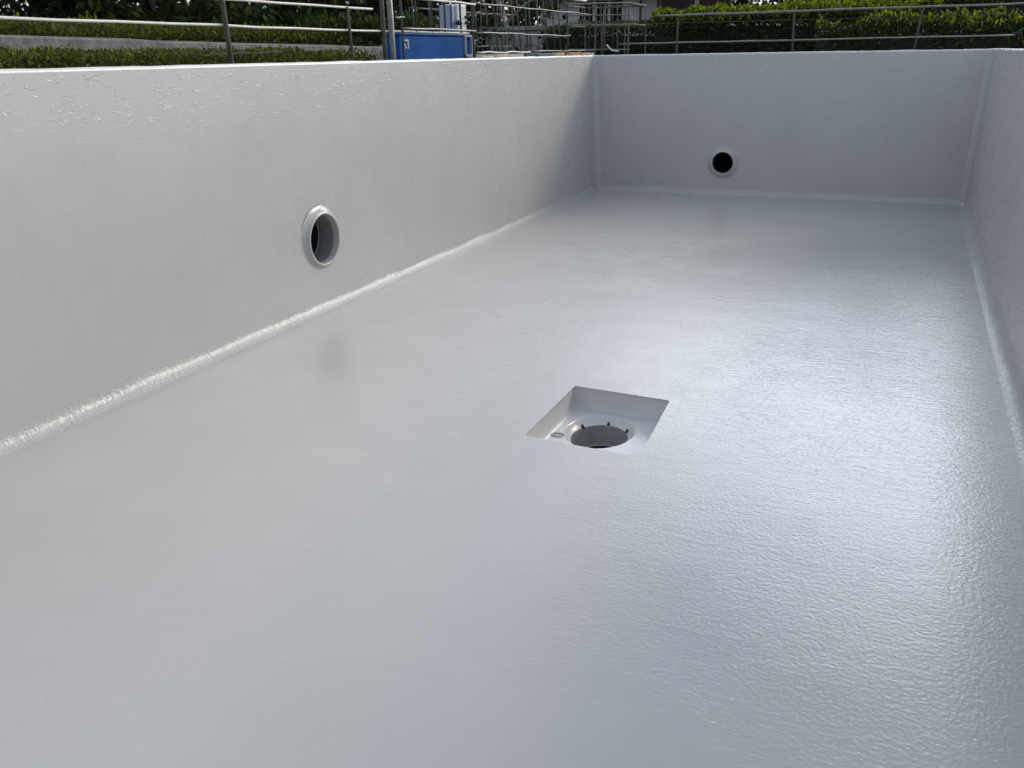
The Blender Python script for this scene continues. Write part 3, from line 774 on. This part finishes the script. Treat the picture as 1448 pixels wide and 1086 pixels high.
# end section: grey rounded frame round a teal panel
def rring(yc, zc, hy, hz, r, x, t, name, mat, parent, n=6):
    out = []; inn = []
    for (sy, sz, a0) in ((1, 1, 0), (-1, 1, 90), (-1, -1, 180), (1, -1, 270)):
        for k in range(n + 1):
            a = R(a0 + 90 * k / n)
            out.append((yc + sy * (hy - r) + r * math.cos(a), zc + sz * (hz - r) + r * math.sin(a)))
            ri = max(0.004, r - t); inn.append((yc + sy * (hy - r) + ri * math.cos(a), zc + sz * (hz - r) + ri * math.sin(a)))
    m = len(out); vs = [(x, *p) for p in out] + [(x, *p) for p in inn] + [(x - 0.05, *p) for p in out] + [(x - 0.05, *p) for p in inn]
    fs = []
    for k in range(m):
        k2 = (k + 1) % m
        fs += [(k, k2, m + k2, m + k), (2 * m + k2, k2, k, 2 * m + k), (m + k, m + k2, 3 * m + k2, 3 * m + k)]
    mb = MB(); mb.add(vs, fs); return mb.build(name, mat, parent)
mb = MB(); mb.box((BX - 0.07, 7.20, (GROUND + 1.455) / 2), (0.12, 0.16, 1.455 - GROUND)); es = mb.build('end_section', M['blue'], bb, bevel=0.01)
rring(7.20, 1.395, 0.072, 0.085, 0.03, BX + 0.012, 0.018, 'end_frame', M['grey_frame'], es)
mb = MB(); mb.box((BX - 0.035, 7.20, 1.395), (0.02, 0.11, 0.14)); mb.build('end_panel', M['teal'], es)
mb = MB()
for (y, z, wy, wz) in ((6.185, 1.405, 0.012, 0.062), (6.155, 1.43, 0.045, 0.010), (6.14, 1.40, 0.02, 0.012), (6.15, 1.38, 0.03, 0.010)): mb.box((BX + 0.003, y, z), (0.004, wy, wz))
mb.build('sticker', M['sticker'], bb)
ec = thing('equipment_case', (BX - 0.17, 7.28, 1.48), 'white equipment case with grey side standing on the blue box end', 'case')
mb = MB(); mb.box((BX - 0.17, 7.335, 1.602), (0.12, 0.17, 0.235)); mb.build('body', M['white_case'], ec, bevel=0.008)
mb = MB(); mb.box((BX - 0.18, 7.20, 1.598), (0.10, 0.095, 0.225)); mb.build('side_housing', M['grey_frame'], ec, bevel=0.006)
mb = MB(); mb.box((BX - 0.126, 7.165, 1.60), (0.008, 0.02, 0.22)); mb.build('trim_strip', M['blue'], ec)
for (y, z, ry, rz) in ((7.245, 1.575, 0.045, 0.02), (7.40, 1.625, 0.022, 0.012), (7.40, 1.58, 0.026, 0.012)):
    mb = MB(); mb.lathe([(0.002, 0.03), (0.6, 0.028), (0.95, 0.015), (1.0, 0.0)], (0, 0, 0), (1, 0, 0), 16)
    mb.v = [(BX - 0.105 + v[0], y + v[1] * ry, z + v[2] * rz) for v in mb.v]
    mb.build('knob', M['dark_rubber'], ec, smooth=True)
# stacked blocks behind the rim
GR = 'building blocks stacked behind the pool rim'
pal = thing('timber_skid', (-3.62, 9.0, GROUND), 'rough timber skid carrying the row of blocks behind the rim', 'skid')
for x in (-3.75, -3.5):
    mb = MB(); mb.box((x, 9.05, GROUND + 0.05), (0.10, 3.1, 0.10)); mb.build('runner', M['timber'], pal, bevel=0.006)
for k in range(9):
    mb = MB(); mb.box((-3.62, 7.65 + k * 0.35, GROUND + 0.115), (0.46, 0.2, 0.026)); mb.build('deck_board', M['timber'], pal, bevel=0.003)
blk = [(7.58, 7.86, 'block_cream', 1.312, 'cream block next to the blue box end'), (7.90, 8.55, 'block_cream', 1.325, 'long cream block behind the middle of the long cage'),
       (8.95, 9.35, 'block_blue', 1.325, 'blue grey block between the cream and the yellow block'), (9.42, 9.86, 'block_yellow', 1.328, 'yellow block right of the blue grey block'),
       (9.90, 10.25, 'block_orange', 1.332, 'terracotta block right of the yellow block'), (10.3, 10.75, 'block_cream', 1.325, 'last cream block near the small corner cage')]
for (y0, y1, m, zt, lab) in blk:
    zb = GROUND + 0.129
    if y0 > 9.3 and y1 > 10.5: pass
    t = thing('building_block', (-3.6, (y0 + y1) / 2, zb), lab, 'block', GR)
    mb = MB(); mb.box((-3.6, (y0 + y1) / 2, (zb + zt) / 2), (0.22, y1 - y0 - 0.01, zt - zb)); mb.build('block_body', M[m], t, bevel=0.006)

# ------------------------------------------------------------------ buildings and car beyond
hs = thing('house', (-8.2, 25, gz(0, 25)), 'white house with pale grey eaves and windows behind the wire cages', 'house')
def wallbox(c, s, name, mat, parent, bevel=0): mb = MB(); mb.box(c, s); return mb.build(name, mat, parent, bevel=bevel)
wallbox((-7.6, 25.5, 1.98), (3.3, 3.4, 1.4), 'wall', M['plaster'], hs)
for (x0, x1, z0, z1) in ((-8.15, -7.80, 2.02, 2.56), (-7.72, -7.40, 2.02, 2.56), (-7.32, -7.02, 2.02, 2.56)):
    f = wallbox(((x0 + x1) / 2, 23.79, (z0 + z1) / 2), (x1 - x0 + 0.06, 0.05, z1 - z0 + 0.06), 'window', M['plaster'], hs)
    wallbox(((x0 + x1) / 2, 23.762, (z0 + z1) / 2), (x1 - x0, 0.012, z1 - z0), 'pane', M['glass'], f)
for x in (-6.55, -6.1):
    wallbox((x, 23.77, 2.0), (0.04, 0.04, 1.3), 'downpipe', M['trim_dark'], hs)
mb = MB(); e = 0.5
A = [(-9.25 - e, 23.8 - e, 2.72), (-5.95 + e, 23.8 - e, 2.72), (-5.95 + e, 27.2 + e, 2.72), (-9.25 - e, 27.2 + e, 2.72)]
rd = [(-8.6, 25.5, 3.7), (-6.6, 25.5, 3.7)]
lo = [(x, y, z - 0.10) for x, y, z in A]
mb.add(A + rd + lo, [(0, 1, 5, 4), (1, 2, 5), (2, 3, 4, 5), (3, 0, 4), (0, 6, 7, 1), (1, 7, 8, 2), (2, 8, 9, 3), (3, 9, 6, 0), (6, 9, 8, 7)])
mb.build('roof', M['roof'], hs)
sh = thing('shed', (-5.2, 22, gz(0, 22)), 'dark red shed with grey roof right of the white house', 'shed')
wallbox((-4.9, 22.6, 2.0), (1.3, 1.5, 1.5), 'wall', M['red_wood'], sh)
wallbox((-4.72, 21.84, 2.1), (0.09, 0.03, 1.25), 'door_post', M['plaster_grey'], sh)
mb = MB(); mb.add([(-5.9, 21.4, 2.74), (-4.0, 21.4, 2.74), (-4.0, 23.8, 3.05), (-5.9, 23.8, 3.05), (-5.9, 21.4, 2.86), (-4.0, 21.4, 2.86), (-4.0, 23.8, 3.17), (-5.9, 23.8, 3.17)],
              [(0, 3, 2, 1), (4, 5, 6, 7), (0, 1, 5, 4), (1, 2, 6, 5), (2, 3, 7, 6), (3, 0, 4, 7)]); mb.build('roof', M['roof'], sh)
st = thing('stone_wall', (-6.2, 15.6, gz(0, 15)), 'low grey stone garden wall in front of the white house', 'wall')
mb = MB()
for c in range(3):
    x = -7.5 + (0.2 if c % 2 else 0)
    while x < -5.5:
        L = random.uniform(0.3, 0.55); mb.box((x + L / 2, 16.6 + random.uniform(-0.015, 0.015), 0.95 + c * 0.26 + 0.12), (L - 0.018, 0.35, 0.245)); x += L
mb.build('courses', M['concrete_light'], st, bevel=0.015)
wallbox((-6.35, 16.6, 1.765), (2.5, 0.42, 0.07), 'coping', M['concrete_light'], st, 0.01)
# white villa glimpsed through the left trees
vl = thing('house', (-19.5, 30, gz(0, 30)), 'distant white house glimpsed through gaps in the left trees', 'house')
wallbox((-19.5, 31, 2.9), (6.0, 3, 2.8), 'wall', M['plaster'], vl)
mb = MB(); mb.add([(-23, 29, 4.3), (-16, 29, 4.3), (-16, 33, 4.3), (-23, 33, 4.3), (-23, 31, 5.6), (-16, 31, 5.6)], [(0, 1, 5, 4), (3, 4, 5, 2), (0, 4, 3), (1, 2, 5), (0, 3, 2, 1)]); mb.build('roof', M['roof'], vl)
for x in (-21.3, -19.3, -17.5):
    f = wallbox((x, 29.49, 3.0), (0.8, 0.06, 1.1), 'window', M['plaster_grey'], vl); wallbox((x, 29.45, 3.0), (0.66, 0.02, 0.96), 'pane', M['glass'], f)

# parked car on the rising ground
CX, CY = -7.85, 40.0; CZ = gz(0, CY)
car = thing('parked_car', (CX, CY, CZ), 'pale silver car parked beyond the middle hedge seen from its front', 'car')
def loft(secs, name, mat, parent):
    """secs: list of (y, half_width_bottom, half_width_top, z0, z1)"""
    mb = MB(); vs = []; n = 8
    for (y, wb, wt, z0, z1) in secs:
        pr = [(-wb * 0.92, z0), (-wb, z0 + (z1 - z0) * 0.25), (-wb * 0.98, z0 + (z1 - z0) * 0.6), (-wt, z1 - 0.04), (-wt * 0.86, z1), (wt * 0.86, z1), (wt, z1 - 0.04), (wb * 0.98, z0 + (z1 - z0) * 0.6), (wb, z0 + (z1 - z0) * 0.25), (wb * 0.92, z0)]
        vs += [(CX + a, CY + y, CZ + b_) for a, b_ in pr]
    m = 10; fs = []
    for i in range(len(secs) - 1):
        for k in range(m):
            fs.append((i * m + k, i * m + (k + 1) % m, (i + 1) * m + (k + 1) % m, (i + 1) * m + k))
    fs.append(tuple(range(m - 1, -1, -1))); fs.append(tuple((len(secs) - 1) * m + k for k in range(m)))
    mb.add(vs, fs); return mb.build(name, mat, parent, smooth=False)
loft([(-2.1, 0.74, 0.70, 0.35, 0.66), (-1.95, 0.84, 0.78, 0.22, 0.76), (-1.0, 0.88, 0.80, 0.20, 0.93), (0.6, 0.89, 0.82, 0.20, 0.97), (1.8, 0.87, 0.80, 0.22, 0.98), (2.1, 0.80, 0.74, 0.34, 0.85)], 'body', M['car_paint'], car)
loft([(-1.05, 0.78, 0.76, 0.92, 0.95), (-0.35, 0.76, 0.60, 0.93, 1.42), (0.2, 0.76, 0.60, 0.94, 1.48), (1.2, 0.76, 0.58, 0.95, 1.45), (1.9, 0.76, 0.70, 0.95, 1.0)], 'cabin', M['car_paint'], car)
mb = MB(); mb.add([(CX - 0.70, CY - 0.99, CZ + 0.99), (CX + 0.70, CY - 0.99, CZ + 0.99), (CX + 0.55, CY - 0.44, CZ + 1.385), (CX - 0.55, CY - 0.44, CZ + 1.385)], [(0, 1, 2, 3)])
mb.build('windscreen', M['glass'], car)
for sx in (-1, 1):
    mb = MB(); mb.box((CX + sx * 0.58, CY - 2.0, CZ + 0.62), (0.26, 0.10, 0.13)); mb.build('headlight', M['white_case'], car, bevel=0.02)
    for y in (-1.3, 1.3):
        mb = MB(); mb.lathe([(0.12, 0.1), (0.2, 0.11), (0.31, 0.1), (0.33, 0.06), (0.33, -0.08), (0.28, -0.1)], (CX + sx * 0.78, CY + y, CZ + 0.33), (sx, 0, 0), 28); wh = mb.build('wheel', M['dark_rubber'], car, smooth=True)
        mb = MB(); mb.lathe([(0.002, 0.115), (0.19, 0.112), (0.2, 0.10)], (CX + sx * 0.78, CY + y, CZ + 0.33), (sx, 0, 0), 24); mb.build('rim', M['grey_frame'], wh, smooth=True)

# ------------------------------------------------------------------ world, sun
wd = bpy.data.worlds.new('World'); scene.world = wd; wd.use_nodes = True
nt = wd.node_tree; L = nt.links.new
bg = nt.nodes['Background']; bg.inputs['Strength'].default_value = SKY_STRENGTH
sky = N(nt, 'ShaderNodeTexSky', sky_type='NISHITA', sun_disc=False, sun_elevation=R(SUN_EL), sun_rotation=R(SUN_AZ), air_density=1.0, dust_density=1.2, ozone_density=1.0)
tc = N(nt, 'ShaderNodeTexCoord')
# clouds: a bright bank in front of the sun side, thinner and bluer towards the back of the sky
mp = N(nt, 'ShaderNodeMapping'); mp.inputs['Scale'].default_value = (1.3, 1.3, 3.2)
L(tc.outputs['Generated'], mp.inputs['Vector'])
cn = N(nt, 'ShaderNodeTexNoise', Scale=1.25, Detail=7.0, Roughness=0.55, Distortion=0.3)
L(mp.outputs['Vector'], cn.inputs['Vector'])
nrm = N(nt, 'ShaderNodeVectorMath', operation='NORMALIZE'); L(tc.outputs['Generated'], nrm.inputs[0])
def glow(az, el, inner, outer, power=1.0):
    d = (math.sin(R(az)) * math.cos(R(el)), math.cos(R(az)) * math.cos(R(el)), math.sin(R(el)))
    dt = N(nt, 'ShaderNodeVectorMath', operation='DOT_PRODUCT'); L(nrm.outputs[0], dt.inputs[0]); dt.inputs[1].default_value = d
    mr = N(nt, 'ShaderNodeMapRange', interpolation_type='SMOOTHSTEP')
    mr.inputs['From Min'].default_value = math.cos(R(outer)); mr.inputs['From Max'].default_value = math.cos(R(inner))
    L(dt.outputs['Value'], mr.inputs['Value']); return mr.outputs['Result']
def mth(op, a, b):
    n = N(nt, 'ShaderNodeMath', operation=op)
    for i, v in enumerate((a, b)):
        if isinstance(v, (int, float)): n.inputs[i].default_value = v
        else: L(v, n.inputs[i])
    return n.outputs[0]
gw = glow(*BANK)                      # wide part of the sky that carries cloud
sx_ = N(nt, 'ShaderNodeSeparateXYZ'); L(nrm.outputs[0], sx_.inputs[0])
az_ = mth('ARCTAN2', sx_.outputs['X'], sx_.outputs['Y'])
el_ = N(nt, 'ShaderNodeMath', operation='ARCSINE'); L(sx_.outputs['Z'], el_.inputs[0])
def band(v, c, half, soft):
    d = N(nt, 'ShaderNodeMath', operation='ABSOLUTE'); L(mth('SUBTRACT', v, R(c)), d.inputs[0])
    mr = N(nt, 'ShaderNodeMapRange', interpolation_type='SMOOTHSTEP')
    mr.inputs['From Min'].default_value = R(half + soft); mr.inputs['From Max'].default_value = R(max(0, half - soft))
    L(d.outputs[0], mr.inputs['Value']); return mr.outputs['Result']
gc = mth('MULTIPLY', band(az_, CORE[0], CORE[1], 18), band(el_.outputs[0], CORE[2], CORE[3], 8.5))   # brightest part of the bank
nz = N(nt, 'ShaderNodeMapRange'); nz.inputs['From Min'].default_value = 0.36; nz.inputs['From Max'].default_value = 0.62
L(cn.outputs['Fac'], nz.inputs['Value'])
thin = mth('MULTIPLY', nz.outputs['Result'], mth('ADD', mth('MULTIPLY', gw, 0.3), 0.55))
fac = mth('MINIMUM', mth('ADD', thin, mth('MULTIPLY', gc, 0.9)), 1.0)
soft = mth('ADD', 0.72, mth('MULTIPLY', cn.outputs['Fac'], 0.56))
val = mth('MULTIPLY', soft, mth('ADD', CLOUD_BASE, mth('ADD', mth('MULTIPLY', gw, CLOUD_WIDE), mth('MULTIPLY', gc, CLOUD_CORE))))
cc = N(nt, 'ShaderNodeVectorMath', operation='SCALE'); cc.inputs[0].default_value = (0.94, 1.0, 1.09); L(val, cc.inputs['Scale'])
mx = N(nt, 'ShaderNodeMix', data_type='RGBA')
L(fac, mx.inputs['Factor']); L(sky.outputs['Color'], mx.inputs['A']); L(cc.outputs[0], mx.inputs['B'])
L(mx.outputs['Result'], bg.inputs['Color'])

sd = Vector((math.sin(R(SUN_AZ)) * math.cos(R(SUN_EL)), math.cos(R(SUN_AZ)) * math.cos(R(SUN_EL)), math.sin(R(SUN_EL))))
sl = bpy.data.lights.new('sun', 'SUN'); sl.energy = SUN_STRENGTH; sl.angle = R(SUN_ANGLE); sl.color = (1.0, 0.82, 0.58)
so = bpy.data.objects.new('sun', sl); COL.objects.link(so); so.rotation_euler = (-sd).to_track_quat('-Z', 'Y').to_euler(); so.location = sd * 30

# ------------------------------------------------------------------ camera
F_, YAW, PITCH, ROLL, CZ_ = 1277.632, -0.40606, 0.34973, -0.01725, 1.32163
fw = Vector((math.sin(YAW) * math.cos(PITCH), math.cos(YAW) * math.cos(PITCH), -math.sin(PITCH)))
rt = Vector((math.cos(YAW), -math.sin(YAW), 0)); up = rt.cross(fw)
r2 = rt * math.cos(ROLL) + up * math.sin(ROLL); u2 = -rt * math.sin(ROLL) + up * math.cos(ROLL)
cam = bpy.data.cameras.new('camera'); co = bpy.data.objects.new('camera', cam); COL.objects.link(co)
mw = Matrix((r2, u2, -fw)).transposed().to_4x4(); mw.translation = Vector((0, 0, CZ_)); co.matrix_world = mw
cam.sensor_fit = 'HORIZONTAL'; cam.sensor_width = 36.0; cam.lens = F_ * 36.0 / 1448.0
cam.clip_start = 0.02; cam.clip_end = 2000
scene.camera = co

scene.view_settings.view_transform = 'Standard'; scene.view_settings.look = 'None'
scene.view_settings.exposure = EXPOSURE; scene.view_settings.gamma = 1.0
scene.cycles.use_denoising = True
scene.cycles.max_bounces = 8; scene.cycles.diffuse_bounces = 4; scene.cycles.glossy_bounces = 4
